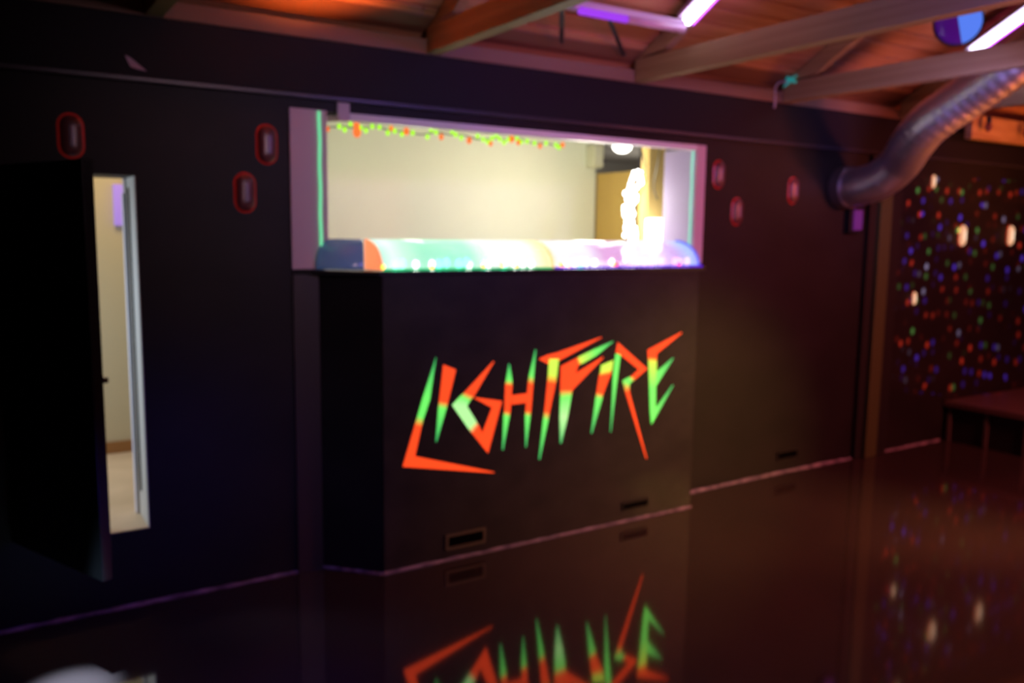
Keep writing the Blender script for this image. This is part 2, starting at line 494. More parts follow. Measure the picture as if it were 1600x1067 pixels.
obj('lamp_foot', box(newbm(), 3.66, 3.80, 4.03, 4.13, 1.336, 1.40), WHITE, t, .003)
obj('lamp_shade', box(newbm(), 3.62, 3.83, 4.02, 4.14, 1.401, 1.605), glow('lamp_box_light', (1, .97, .9), 7), t, .02)
t = thing('counter_shelf', 'pale inner counter shelf behind the glass canopy', 'shelf', (2.4, 3.9, 1.3))
obj('shelf_board', box(newbm(), 1.2, 4.03, W + .255, 4.19, 1.30, 1.334), WHITE, t, .003)
tube_b = newbm(); tube(tube_b, spline([(3.46, 3.82, 2.17), (3.50, 3.9, 1.95), (3.56, 4.0, 1.80), (3.68, 4.10, 1.73), (3.74, 4.18, 1.735)], 8), .0035, 6)
tag(obj('hanging_cable', tube_b, BLACKP), 'thin dark cable curving down across the yellow cabinet', 'cable')
lamp('booth_light_right', 'POINT', (3.3, 4.3, 1.7), (0.97, 0.95, 0.78), 24, size=.15)
lamp('booth_light_far', 'POINT', (5.0, 5.6, 1.8), (1.0, 0.93, 0.8), 8, size=.15)
lamp('booth_light_left', 'POINT', (2.0, 4.2, 1.9), (0.97, 0.94, 0.76), 9, size=.15)

# bundle of white fairy lights hanging at the right of the hatch
t = thing('white_light_bundle', 'hanging bundle of dazzling white fairy lights right of the hatch', 'string lights', (3.42, 3.95, 2.19))
WL = glow('white_fairy_light', (1, .97, .93), 14)
b = newbm()
tube(b, spline([(3.40, 3.95, 2.19), (3.405, 3.95, 2.0), (3.40, 3.95, 1.87), (3.36, 3.95, 1.7), (3.33, 3.95, 1.5), (3.33, 3.95, 1.34)], 8), .006, 6)
tube(b, spline([(3.41, 3.95, 2.0), (3.45, 3.95, 1.88), (3.43, 3.95, 1.78), (3.37, 3.95, 1.68), (3.41, 3.95, 1.5), (3.41, 3.95, 1.34)], 8), .004, 6)
obj('cord', b, BLACKP, t)
rr = random.Random(5)
bulb0 = None
bp = []
for k in range(84):
    f = k / 83
    z = 1.87 - f * .52
    xc = 3.375 - .050 * math.sin(min(1, f * 1.6) * 1.57)
    wdt = .035 if f < .25 else (.022 if f < .55 else .045)
    bp.append((xc + rr.uniform(-wdt, wdt) + (.015 if f < .2 else 0) + (.02 if f > .55 else 0), 3.95 + rr.uniform(-.03, .03), z + rr.uniform(-.006, .006)))
for p in bp:
    if bulb0 is None:
        bulb0 = obj('bulb', ball(newbm(), (0, 0, 0), .0105, .0105, .015, 8, 6), WL, None, smooth=True); o = bulb0
    else:
        o = bulb0.copy(); COL.objects.link(o)
    o.parent = t; o.location = Vector(p) - t.location

# garland of green and orange bulbs under the header
t = thing('bulb_garland', 'garland of lime and orange bulbs along the hatch header', 'string lights', (2.0, 3.64, 1.99))
GL = glow('lime_bulb_light', (.42, .95, .03), 1.3); OL = glow('orange_bulb_light', (1.0, .20, .04), 1.1)
LEDG = glow('lime_small_light', (.55, .95, .05), 1.1)
xs = [1.335 + k * (1.28 / 60) for k in range(61)]
cz = lambda x: 1.958 + .006 * math.sin(x * 17) + .004 * math.sin(x * 41)
obj('cord', tube(newbm(), [(x, 3.635, cz(x)) for x in xs], .003, 6), mat('green_cord', (.05, .12, .03), .6), t)
gp = [(1.40, 0), (1.425, -1), (1.452, 1), (1.50, 0), (1.525, -1), (1.555, 0), (1.59, 0), (1.63, -1), (1.645, 1), (1.665, 0), (1.70, -1), (1.755, 0), (1.83, -1), (1.85, 1), (1.875, 0), (1.96, 1), (1.98, 0), (2.01, -1), (2.10, 1), (2.13, 0), (2.155, -1), (2.18, 0), (2.205, 1), (2.225, 0), (2.25, -1), (2.275, 0), (2.30, 1), (2.325, 0), (2.35, -1), (2.385, 0), (2.43, 0), (2.50, 0), (2.56, 0), (2.58, -1)]
g0 = o0 = None
for x, s in gp:
    if g0 is None:
        g0 = obj('green_bulb', ball(newbm(), (0, 0, 0), .010, .010, .013, 8, 6), GL, None, smooth=True); o = g0
        o['label'] = 'lime green bulb'
    else: o = g0.copy(); COL.objects.link(o)
    o.parent = t; o.location = Vector((x, 3.63, cz(x) + s * .014)) - t.location
for x, s, r in [(1.345, -.01, .7), (1.478, .012, 1.2), (1.48, -.018, 1.5), (1.645, .01, .8), (1.72, .0, 1.1), (1.90, -.02, .9), (2.05, -.02, 1.0), (2.17, -.025, .8), (2.29, .0, 1.1), (2.33, -.02, .8), (2.46, -.015, .8), (2.60, -.005, .9)]:
    if o0 is None:
        o0 = obj('orange_bulb', ball(newbm(), (0, 0, 0), .013, .013, .017, 8, 6), OL, None, smooth=True); o = o0
        o['label'] = 'orange bulb'
    else: o = o0.copy(); COL.objects.link(o)
    o.parent = t; o.scale = (r, r, r); o.location = Vector((x, 3.625, cz(x) + s)) - t.location

# ------------------------------------------------------------------ hatch frame, led strips
t = thing('hatch_surround', 'off-white painted frame around the serving hatch', 'frame', (2.4, W, 1.335))
obj('left_board', box(newbm(), 1.149, 1.309, W - .012, W - .001, 1.338, 2.005), PINKW, t, .002)
obj('left_reveal', box(newbm(), 1.291, 1.302, W + .001, W + .249, 1.338, 1.998), PINKW, t)
obj('right_reveal', box(newbm(), 3.458, 3.469, W + .001, W + .249, 1.338, 1.985), mat('lilac_white_paint', (.48, .38, .60), .5), t)
obj('right_board', box(newbm(), 3.458, 3.530, W - .012, W - .001, 1.345, 2.003), PINKW, t, .002)
obj('header_rail', box(newbm(), 1.415, 3.458, W - .012, W + .03, 1.972, 2.003), WHITE, t, .003)
obj('header_return', prism(newbm(), [(1.414, W - .010, 1.975), (1.414, W + .03, 1.975), (1.318, W + .20, 1.975), (1.311, W + .17, 1.975)], (0, 0, .022)), WHITE, t)
obj('header_block', box(newbm(), 1.358, 1.412, W - .014, W - .001, 1.968, 2.044), PINKW, t, .002)
b = newbm(); tube(b, [(1.274 + .0012 * math.sin(z * 31), W - .018, z) for z in [1.36 + k * .0213 for k in range(31)]], .0065, 6)
tag(obj('led_strip', b, GREENLED), 'green glowing strip down the left board of the hatch', 'led strip', 'green strips beside the hatch')
b = newbm(); tube(b, [(3.450 - .002 * math.sin(z * 31), W + .012, z) for z in [1.43 + k * .0183 for k in range(31)]], .0062, 6)
tag(obj('led_strip', b, AQUALED), 'pale aqua glowing strip on the right reveal of the hatch', 'led strip', 'green strips beside the hatch')

# ------------------------------------------------------------------ box under the hatch
t = thing('hatch_counter', 'black boxed-out counter front below the serving hatch', 'counter', (2.4, BX, 0))
obj('front_panel', box(newbm(), 1.470, BR, BX, BX + .02, .001, 1.315), BLACKW, t, .002)
obj('left_chamfer_panel', prism(newbm(), [(1.466, BX + .001, .001), (1.466, BX + .02, .001), (1.29, W - .002, .001), (CH0[0] + .003, W - .002, .001)], (0, 0, 1.314)), BLACK, t)
obj('right_side_panel', box(newbm(), BR - .02, BR, BX + .021, W - .002, .001, 1.315), BLACK, t)
obj('counter_top', prism(newbm(), [(1.15, W - .001, 1.316), (1.225, W - .03, 1.316), (1.45, BX - .012, 1.316), (3.345, BX - .012, 1.316), (3.53, W - .001, 1.316)], (0, 0, .018)), mat('black_counter_top', (.02, .02, .022), .3), t)
obj('counter_top_inner', box(newbm(), 1.303, 3.457, W + .001, W + .249, 1.302, 1.334), WHITE, t)
struct('trim_4', box(newbm(), 1.15, 1.262, W - .016, W - .001, .001, 1.315), mat('dark_brown_paint', (.032, .024, .020), .5))

# slotted vents near the floor
for (x0, x1, z0, z1, y, lab, fr) in ((1.785, 1.972, .062, .112, BX, 'slotted floor-level vent with a pale rim, left on the counter front', .012), (2.825, 2.995, .066, .100, BX, 'dark slotted vent at the right on the counter front', .006), (4.275, 4.457, .090, .136, W, 'small dark vent low on the wall right of the counter', .005)):
    t = thing('floor_vent', lab, 'vent', ((x0 + x1) / 2, y, z0), 'low wall vents')
    b = newbm()
    y0 = y - .010; y1 = y - .001
    box(b, x0 - fr, x1 + fr, y0, y1, z1, z1 + fr); box(b, x0 - fr, x1 + fr, y0, y1, z0 - fr, z0)
    box(b, x0 - fr, x0, y0, y1, z0, z1); box(b, x1, x1 + fr, y0, y1, z0, z1)
    obj('frame', b, mat('vent_rim_paint', (.10, .08, .05), .5) if fr > .01 else BLACKW, t)
    obj('backing', box(newbm(), x0, x1, y - .003, y - .001, z0, z1), mat('vent_dark', (.001, .001, .001), .9, spec=0), t)
    b = newbm()
    for k in range(3):
        zz = z0 + (k + .5) * (z1 - z0) / 3
        box(b, x0, x1, y - .007, y - .004, zz - .0015, zz + .0015)
    obj('slats', b, mat('vent_slat_paint', (.006, .006, .006), .8, spec=.1), t)

# ------------------------------------------------------------------ curved glass canopy with lights inside
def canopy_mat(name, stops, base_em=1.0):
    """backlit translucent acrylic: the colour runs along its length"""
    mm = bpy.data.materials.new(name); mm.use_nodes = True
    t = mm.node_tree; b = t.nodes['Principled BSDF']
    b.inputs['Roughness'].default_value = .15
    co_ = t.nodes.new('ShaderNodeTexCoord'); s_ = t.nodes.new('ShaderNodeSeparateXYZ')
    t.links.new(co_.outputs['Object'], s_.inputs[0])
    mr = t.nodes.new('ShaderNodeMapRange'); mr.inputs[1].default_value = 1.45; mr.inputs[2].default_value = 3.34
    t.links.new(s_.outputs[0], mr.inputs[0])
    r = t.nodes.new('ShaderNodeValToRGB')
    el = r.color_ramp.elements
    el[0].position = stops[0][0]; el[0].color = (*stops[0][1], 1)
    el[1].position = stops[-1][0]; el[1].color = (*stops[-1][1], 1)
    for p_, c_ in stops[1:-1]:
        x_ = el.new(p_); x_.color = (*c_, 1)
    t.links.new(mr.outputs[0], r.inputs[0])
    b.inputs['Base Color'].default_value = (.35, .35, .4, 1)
    t.links.new(r.outputs[0], b.inputs['Emission Color'])  # bulb glow put into the shell as an emission ramp
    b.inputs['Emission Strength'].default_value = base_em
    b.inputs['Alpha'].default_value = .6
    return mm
ACR = canopy_mat('self_glowing_acrylic', [(0, (.3, .9, .65)), (.04, (.8, 1, .95)), (.075, (.5, .95, .72)), (.12, (.26, .88, .55)), (.24, (.30, .92, .62)), (.30, (.95, .97, .95)), (.42, (1.0, .95, .85)), (.46, (1.0, .8, .35)), (.50, (.95, .92, .95)), (.60, (.9, .85, 1.0)), (.65, (.72, .36, .72)), (.71, (.72, .36, .75)), (.76, (.95, .9, 1.0)), (.82, (.82, .7, 1.0)), (.90, (.58, .38, .78)), (.96, (.35, .6, 1.0)), (1, (.2, .1, 1.0))], 1.02)
CYC, CZC, RY, RZ = W - .03, 1.338, .185, .13     # quarter ellipse: bottom front to top back
def arc(k, n, y0=0.0):
    a = (k / n) * math.pi / 2
    return (CYC - RY * math.cos(a), CZC + RZ * math.sin(a))
def shell(x0, x1, th=.005, n=12, xt0=None, xt1=None):
    """quarter round sheet; ends may lean (xt = x at the top)"""
    xt0 = x0 if xt0 is None else xt0; xt1 = x1 if xt1 is None else xt1
    b = newbm(); rows_ = []
    for k in range(n + 1):
        y, z = arc(k, n); a = (k / n) * math.pi / 2
        yi, zi = y + th * math.cos(a), z - th * math.sin(a)
        f = math.sin(a)
        xa = x0 + (xt0 - x0) * f; xb = x1 + (xt1 - x1) * f
        rows_.append([b.verts.new((xa, y, z)), b.verts.new((xb, y, z)), b.verts.new((xb, yi, zi)), b.verts.new((xa, yi, zi))])
    for p, q in zip(rows_, rows_[1:]):
        for k in range(4): b.faces.new((p[k], p[(k + 1) % 4], q[(k + 1) % 4], q[k]))
    b.faces.new(rows_[0][::-1]); b.faces.new(rows_[-1])
    return b
t = thing('glass_canopy', 'curved clear canopy glowing with coloured lights along the hatch counter', 'canopy', (2.4, BX, 1.335))
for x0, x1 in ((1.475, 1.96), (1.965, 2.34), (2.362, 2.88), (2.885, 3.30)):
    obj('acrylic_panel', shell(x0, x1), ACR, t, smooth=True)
GLASSD = mat('faint_glow_glass', (.10, .16, .34), .15, spec=.6, alpha=.88, emit=(.10, .16, .35), es=.25)
b = newbm()                                       # corner pane along the chamfer, faint blue glow put in as emission
rows_ = []
for k in range(13):
    a = (k / 12) * math.pi / 2
    f0 = 1 - math.cos(a); z = CZC + RZ * math.sin(a)
    p0 = Vector((1.245 + .06 * f0, W - .035 + .045 * f0, z)); p1 = Vector((1.405 + .05 * f0, BX + .048 + .130 * f0, z))
    rows_.append([b.verts.new(p0), b.verts.new(p1), b.verts.new(p1 + Vector((.003, .003, 0))), b.verts.new(p0 + Vector((.003, .003, 0)))])
for p, q in zip(rows_, rows_[1:]):
    for k in range(4): b.faces.new((p[k], p[(k + 1) % 4], q[(k + 1) % 4], q[k]))
b.faces.new(rows_[0][::-1]); b.faces.new(rows_[-1])
o = obj('corner_pane', b, GLASSD, t, smooth=True); o['label'] = 'blue-grey corner pane with faint emission'
def rib(x, th, m_, nm='end_rib', grow=.0, lab=None):
    b = newbm()
    pts = [(x, CYC, CZC)] + [(x, CYC - (RY + grow) * math.cos(k / 12 * math.pi / 2), CZC + (RZ + grow) * math.sin(k / 12 * math.pi / 2)) for k in range(13)]
    prism(b, pts, (th, 0, 0))
    o = obj(nm, b, m_, t)
    if lab: o['label'] = lab
    return o
ORG = mat('orange_glow_acrylic', (.9, .35, .2), .2, emit=(1.0, .27, .08), es=.75, alpha=.8)  # bulb light on the end panel put in as emission
rib(1.467, .006, ORG, lab='orange glowing end panel')
rib(2.345, .012, mat('amber_glow_acrylic', (.9, .6, .2), .2, emit=(1.0, .6, .18), es=.8, alpha=.5), lab='amber glowing divider')  # divider's amber light is likewise its own emission
b = newbm()
tube(b, [(3.305, arc(k, 14)[0] - .002, arc(k, 14)[1] + .002) for k in range(15)], .006, 6)
o = obj('end_trim', b, glow('blue_edge_light', (.12, .15, 1.0), 1.0), t); o['label'] = 'blue glowing curved end'
base_glows = ((1.47, 2.34, glow('green_base_glow', (0, .62, .22), .9), 'added strip for the green glow at the base'), (2.36, 3.325, glow('violet_base_glow', (.17, .02, 1.0), .9), 'added strip for the violet glow at the base'))  # added glowing strips stand in for coloured light along the base
for x0, x1, g, lab in base_glows:
    b = newbm(); tube(b, [(x0 + (x1 - x0) * k / 20, BX - .005, 1.340) for k in range(21)], .0055, 6)
    o = obj('base_glow_strip', b, g, t); o['label'] = lab
# the bulbs under the canopy
def bulbs(name, label, col, s, xs_, r, y=BX + .045):
    t = thing(name, label, 'string lights', (sum(xs_) / len(xs_), y, 1.34), 'coloured lights under the canopy')
    g = glow(name + '_light', col, s)
    obj('cord', tube(newbm(), [(xs_[0] + (xs_[-1] - xs_[0]) * k / 20, y + (.012 if y > BX else -.0025), 1.3375 + .0015) for k in range(21)], .002, 5), BLACKP, t)
    b0 = None
    for x in xs_:
        if b0 is None: b0 = obj('bulb', ball(newbm(), (0, 0, 0), r, r, r * 1.35, 10, 8), g, None, smooth=True); o = b0
        else: o = b0.copy(); COL.objects.link(o)
        o.parent = t; o.location = Vector((x, y + rr.uniform(-.006, .006), 1.335 + r * 1.35 + rr.uniform(.001, .012))) - t.location
bulbs('orange_light_string', 'string of orange bulbs under the lit canopy', (1, .42, .05), 3.5, [1.47, 1.70, 1.965, 2.065, 2.14, 2.395, 2.44, 2.72], .0085, BX - .003)
bulbs('green_light_string', 'string of green bulbs under the left half of the canopy', (.12, 1, .55), 12, [1.55, 1.58, 1.76, 1.80, 1.86, 1.90, 2.0, 2.10, 2.55], .016)
bulbs('white_light_string', 'string of white bulbs under the middle of the canopy', (1, .97, .92), 22, [1.66, 1.74, 1.93, 2.03, 2.18, 2.22, 2.27, 2.48, 2.52, 2.60, 2.66, 2.76], .013, BX + .07)
bulbs('violet_light_string', 'string of violet bulbs under the right half of the canopy', (.55, .25, 1), 10, [2.50, 2.86, 2.91, 2.96, 3.01, 3.08, 3.17, 3.21, 3.26], .015)
bulbs('red_light_string', 'string of a few red bulbs near the right end of the canopy', (1, .06, .10), 3, [2.41, 2.735, 3.16], .009, BX - .003)

# ------------------------------------------------------------------ the painted word on the counter front
LC = {'o': (1.0, .075, .012), 'g': (.04, .48, .12), 'l': (.15, .95, .13), 'm': (.42, 1.0, .33), 'y': (.55, .95, .08)}
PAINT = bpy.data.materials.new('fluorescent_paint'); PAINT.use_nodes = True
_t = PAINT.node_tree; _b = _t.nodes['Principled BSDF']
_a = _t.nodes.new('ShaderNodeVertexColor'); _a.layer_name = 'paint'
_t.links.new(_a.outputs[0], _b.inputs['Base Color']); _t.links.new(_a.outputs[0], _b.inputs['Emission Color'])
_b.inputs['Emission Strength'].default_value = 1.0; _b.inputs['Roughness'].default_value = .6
LETTERS = {
    'L': [
        [(1.723, 0.951, 1.724, 0.949, 'g'), (1.658, 0.774, 1.693, 0.763, 'l'), (1.633, 0.696, 1.662, 0.682, 'l'), (1.619, 0.654, 1.651, 0.644, 'o'), (1.56, 0.475, 1.619, 0.514, 'o')],
        [(1.619, 0.514, 1.56, 0.475, 'o'), (2.034, 0.383, 2.027, 0.38, 'o')],
    ],
    'I': [
        [(1.76, 0.915, 1.824, 0.888, 'o'), (1.74, 0.752, 1.783, 0.74, 'o'), (1.736, 0.722, 1.775, 0.712, 'l'), (1.723, 0.568, 1.727, 0.567, 'g')],
    ],
    'G': [
        [(2.021, 0.913, 2.025, 0.91, 'o'), (1.87, 0.78, 1.918, 0.757, 'o'), (1.847, 0.764, 1.897, 0.737, 'l'), (1.806, 0.727, 1.882, 0.715, 'm'), (1.891, 0.608, 1.929, 0.642, 'm'), (1.912, 0.583, 1.945, 0.618, 'o'), (1.996, 0.48, 1.965, 0.579, 'o')],
        [(1.996, 0.48, 1.965, 0.579, 'o'), (2.07, 0.72, 2.016, 0.694, 'o')],
        [(2.07, 0.72, 2.016, 0.694, 'o'), (1.92, 0.752, 1.922, 0.747, 'o')],
    ],
    'H': [
        [(2.106, 0.894, 2.11, 0.894, 'g'), (2.092, 0.818, 2.126, 0.812, 'l'), (2.088, 0.795, 2.126, 0.788, 'o'), (2.085, 0.672, 2.117, 0.662, 'o'), (2.081, 0.649, 2.112, 0.64, 'l'), (2.075, 0.485, 2.08, 0.484, 'g')],
        [(2.253, 0.952, 2.258, 0.951, 'g'), (2.222, 0.831, 2.247, 0.821, 'l'), (2.216, 0.792, 2.244, 0.782, 'o'), (2.204, 0.66, 2.234, 0.653, 'o'), (2.202, 0.636, 2.23, 0.629, 'l'), (2.207, 0.481, 2.211, 0.48, 'g')],
        [(2.123, 0.742, 2.124, 0.699, 'o'), (2.211, 0.744, 2.208, 0.7, 'o')],
    ],
    'T': [
        [(2.279, 0.907, 2.279, 0.903, 'o'), (2.327, 0.922, 2.337, 0.874, 'o'), (2.384, 0.93, 2.399, 0.891, 'o'), (2.651, 0.991, 2.655, 0.988, 'o')],
        [(2.335, 0.901, 2.392, 0.898, 'y'), (2.332, 0.83, 2.383, 0.818, 'y'), (2.328, 0.787, 2.376, 0.777, 'o'), (2.314, 0.649, 2.343, 0.638, 'o'), (2.308, 0.609, 2.336, 0.598, 'l'), (2.285, 0.41, 2.291, 0.409, 'g')],
    ],
    'F': [
        [(2.407, 0.861, 2.512, 0.889, 'o'), (2.406, 0.744, 2.479, 0.738, 'o'), (2.407, 0.704, 2.473, 0.706, 'l'), (2.406, 0.607, 2.453, 0.602, 'm'), (2.412, 0.475, 2.419, 0.474, 'g')],
        [(2.407, 0.861, 2.495, 0.818, 'o'), (2.5, 0.893, 2.513, 0.861, 'o'), (2.517, 0.901, 2.535, 0.865, 'y'), (2.612, 0.932, 2.623, 0.9, 'l'), (2.728, 0.966, 2.73, 0.963, 'g')],
        [(2.495, 0.818, 2.479, 0.738, 'o'), (2.664, 0.89, 2.669, 0.886, 'o')],
    ],
    'i': [
        [(2.656, 0.847, 2.734, 0.868, 'y'), (2.652, 0.814, 2.728, 0.825, 'y'), (2.645, 0.794, 2.72, 0.8, 'o'), (2.632, 0.712, 2.673, 0.7, 'o'), (2.627, 0.683, 2.668, 0.675, 'l'), (2.602, 0.503, 2.608, 0.502, 'g')],
    ],
    'R': [
        [(2.748, 0.902, 2.78, 0.892, 'l'), (2.736, 0.791, 2.765, 0.784, 'l'), (2.727, 0.496, 2.731, 0.495, 'g')],
        [(2.748, 0.902, 2.751, 0.908, 'o'), (2.759, 0.958, 2.78, 0.893, 'o'), (2.962, 0.807, 2.905, 0.807, 'o')],
        [(2.962, 0.807, 2.905, 0.807, 'o'), (2.885, 0.76, 2.855, 0.774, 'o'), (2.856, 0.745, 2.839, 0.771, 'l'), (2.842, 0.736, 2.799, 0.757, 'l')],
        [(2.799, 0.757, 2.845, 0.738, 'l'), (2.822, 0.691, 2.844, 0.697, 'o'), (2.975, 0.323, 2.98, 0.324, 'o')],
    ],
    'E': [
        [(3.196, 0.988, 3.201, 0.983, 'o'), (2.962, 0.906, 3.028, 0.884, 'o'), (2.967, 0.867, 3.026, 0.859, 'o'), (2.971, 0.841, 3.027, 0.835, 'y'), (2.983, 0.702, 3.028, 0.698, 'l'), (2.993, 0.579, 3.031, 0.589, 'l'), (3.005, 0.506, 3.031, 0.589, 'l')],
        [(3.029, 0.785, 3.028, 0.711, 'l'), (3.142, 0.853, 3.146, 0.85, 'g')],
        [(3.031, 0.589, 3.005, 0.506, 'l'), (3.147, 0.706, 3.151, 0.703, 'g')],
    ],
}
t = thing('painted_word', 'jagged glowing orange and green word painted on the counter front', 'sign', (2.3, BX, .38))
for ch, strips in LETTERS.items():
    b = newbm(); cl = b.loops.layers.float_color.new('paint')
    off = 0
    for st in strips:
        off += 1
        dy = .0006 * off
        prev = None; pc = None
        for (x1, z1, x2, z2, c) in st:
            f = (b.verts.new((x1, BX - .002 - dy, z1)), b.verts.new((x2, BX - .002 - dy, z2)), b.verts.new((x2, BX - .0008, z2)), b.verts.new((x1, BX - .0008, z1)))
            if prev:
                for k in range(4):
                    fc = b.faces.new((prev[k], prev[(k + 1) % 4], f[(k + 1) % 4], f[k]))
                    for lp in fc.loops:
                        cc = LC[pc] if lp.vert in prev else LC[c]
                        lp[cl] = (*cc, 1)
            else:
                fc = b.faces.new(f)
                for lp in fc.loops: lp[cl] = (*LC[c], 1)
            prev, pc = f, c
        fc = b.faces.new(prev[::-1])
        for lp in fc.loops: lp[cl] = (*LC[pc], 1)
    obj('letter', b, PAINT, t)

# ------------------------------------------------------------------ oval wall lights
def capsule(b, w_, h_, d, y0, n=10, lev=5, power=2.0):
    """stadium outline domed towards -y"""
    rings = []
    R_ = w_ / 2; s = h_ / 2 - R_
    for l in range(lev):
        f = l / (lev - 1)
        k = math.cos(f * math.pi / 2 * .93); yy = y0 - d * math.sin(f * math.pi / 2)
        ring = []
        for i in range(2 * n):
            a = math.pi * i / (n - 1) if i < n else math.pi + math.pi * (i - n) / (n - 1)
            cz_ = s if i < n else -s
            ring.append(b.verts.new((R_ * k * math.cos(a), yy, cz_ * (.6 + .4 * k) + R_ * k * math.sin(a))))
        rings.append(ring)
    for p, q in zip(rings, rings[1:]):
        m_ = len(p)
        for k in range(m_): b.faces.new((p[k], p[(k + 1) % m_], q[(k + 1) % m_], q[k]))
    b.faces.new(rings[0][::-1]); b.faces.new(rings[-1])
    return b
def wall_light(label, loc, lit=False):
    t = thing('wall_light', label, 'wall light', loc, 'oval wall lights', local=True)
    b = newbm(); capsule(b, .090, .165, .010, 0, lev=3); obj('rim', b, REDRIM if not lit else mat('amber_rim', (.5, .12, .05), .4), t, smooth=False)
    b = newbm(); capsule(b, .074, .150, .018, -.0096, lev=6); obj('lens', b, DARKLENS if not lit else glow('warm_lens_light', (1.0, .50, .28), .95), t, smooth=True)
    b = newbm(); capsule(b, .014, .075, .004, -.0274, lev=4); o = obj('highlight_strip', b, PALESTRIP if not lit else glow('bright_strip_light', (1, .75, .55), 1.4), t, smooth=True)  # highlight on the dome, put in as a pale strip
    return t
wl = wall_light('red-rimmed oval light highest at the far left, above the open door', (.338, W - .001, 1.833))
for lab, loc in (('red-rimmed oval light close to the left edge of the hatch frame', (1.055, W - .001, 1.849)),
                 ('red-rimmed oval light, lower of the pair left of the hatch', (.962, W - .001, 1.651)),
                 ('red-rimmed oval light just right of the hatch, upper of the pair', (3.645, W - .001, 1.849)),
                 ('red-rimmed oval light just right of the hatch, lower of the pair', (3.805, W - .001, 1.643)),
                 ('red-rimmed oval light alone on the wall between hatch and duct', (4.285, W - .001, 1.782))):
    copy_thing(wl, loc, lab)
wb = wall_light('warm lit oval light in the middle of the sparkling wall', (6.16, W - .001, 1.527), True)
copy_thing(wb, (6.82, W - .001, 1.533), 'warm lit oval light at the right edge on the sparkling wall')
c_ = copy_thing(wb, (5.62, W - .001, 1.082), 'small warm oval light low beside the post on the sparkling wall'); c_.scale = (.5, .6, .6)
c_ = copy_thing(wb, (5.75, W - .001, 1.90), 'small warm oval light under the silver duct'); c_.scale = (.5, .6, .6)

# small sensor under the duct end
t = thing('wall_sensor', 'small black box with a violet face under the duct end', 'sensor', (4.87, W, 1.60))
obj('casing', box(newbm(), 4.80, 4.92, W - .045, W - .001, 1.53, 1.70), BLACKP, t, .004)
obj('face', box(newbm(), 4.825, 4.915, W - .052, W - .046, 1.55, 1.68), mat('violet_face', (.16, .08, .45), .3), t)

# post beside the duct with black edge channels
t = thing('wall_post', 'brown post with black edge channels below the duct', 'post', (5.3, W, 0))
obj('post_board', box(newbm(), 5.10, 5.225, W - .055, W - .002, .002, 2.04), POSTM, t, .003)
for x0, x1 in ((5.02, 5.097), (5.228, 5.37)):
    obj('edge_channel', box(newbm(), x0, x1, W - .030, W - .002, .002, 2.04), mat('black_channel', (.003, .003, .004), .6), t, .002)

# ------------------------------------------------------------------ silver duct
path = [Vector(v) for v in ((4.74, 3.535, 1.815), (4.739, 3.42, 1.818), (4.755, 3.28, 1.86), (4.743, 3.15, 1.948), (4.652, 3.02, 2.041), (4.59, 2.88, 2.142), (4.594, 2.68, 2.261), (4.583, 2.48, 2.37), (4.598, 2.28, 2.496), (4.60, 2.1, 2.60), (4.60, 1.9, 2.72))]
fine = spline([tuple(p) for p in path], 26)
rad = [.121 + .0008 * math.sin(k * 2 * math.pi / 6) for k in range(len(fine))]
t = thing('air_duct', 'shiny silver corrugated duct bending down from the roof to the wall', 'duct', (4.9, 3.5, 1.8))
obj('duct_hose', tube(newbm(), fine[8:], rad[8:], 28), DUCTM, t, smooth=True)
b = newbm(); tube(b, [Vector((4.74, 3.54, 1.816)), Vector((4.739, 3.47, 1.817))], [.134, .132], 28); obj('wall_collar', b, METAL, t, smooth=False)

# ------------------------------------------------------------------ tubes and lamps under the roof
def slope_pt(x, y, drop): return Vector((x, y, zroof(y) - drop))
def uv_fixture(label, x, ya, yb, hx_=.0):
    t = thing('ultraviolet_tube_light', label, 'tube light', slope_pt(x, ya, .1), 'ultraviolet tubes under the roof')
    a, c = slope_pt(x, ya, .125), slope_pt(x, yb, .125)
    d = (c - a).normalized()
    obj('tube', tube(newbm(), [a + d * .03, c - d * .03], .021, 14), TUBE, t, smooth=True)
    b = newbm(); tube(b, [a - d * .002, a + d * .028], .024, 14); tube(b, [c - d * .028, c + d * .002], .024, 14)
    obj('end_caps', b, WHITE, t)
    b = newbm()
    o1 = Vector((-.035, 0, 0)); o2 = Vector((.035, 0, 0)); up = Vector((0, .0, .028))
    prism(b, [a + o1 + up, a + o2 + up, a + o2 + up * 1.9, a + o1 + up * 1.9], c - a)
    obj('housing', b, BATTEN, t)
    b = newbm()
    prism(b, [a + Vector((.028, 0, -.022)) + d * .04, a + Vector((.036, 0, -.022)) + d * .04, a + Vector((.044, 0, .026)) + d * .04, a + Vector((.036, 0, .026)) + d * .04], (c - a) - d * .08)
    o = obj('side_reflector', b, HOUS, t); o['label'] = 'self-glowing magenta side reflector'
uv_fixture('bright ultraviolet tube above the hatch, running up the roof', 2.935, 3.13, 2.1)
uv_fixture('bright ultraviolet tube at the upper right corner near the round lamp', 5.07, 2.97, 1.9)
t = thing('batten_light', 'lilac batten light hung under the roof with a short violet tube', 'batten light', (2.6, 3.11, 2.48))
obj('housing', box(newbm(), 2.24, 2.91, 3.085, 3.135, 2.468, 2.505), BATTEN, t, .004)
obj('tube', tube(newbm(), [(2.29, 3.085, 2.46), (2.55, 3.085, 2.46)], .017, 12), TUBEV, t, smooth=True)
b = newbm(); tube(b, [(2.56, 3.085, 2.46), (2.90, 3.085, 2.46)], .017, 12); obj('unlit_tube', b, mat('pale_unlit_tube', (.6, .42, .55), .3), t, smooth=True)
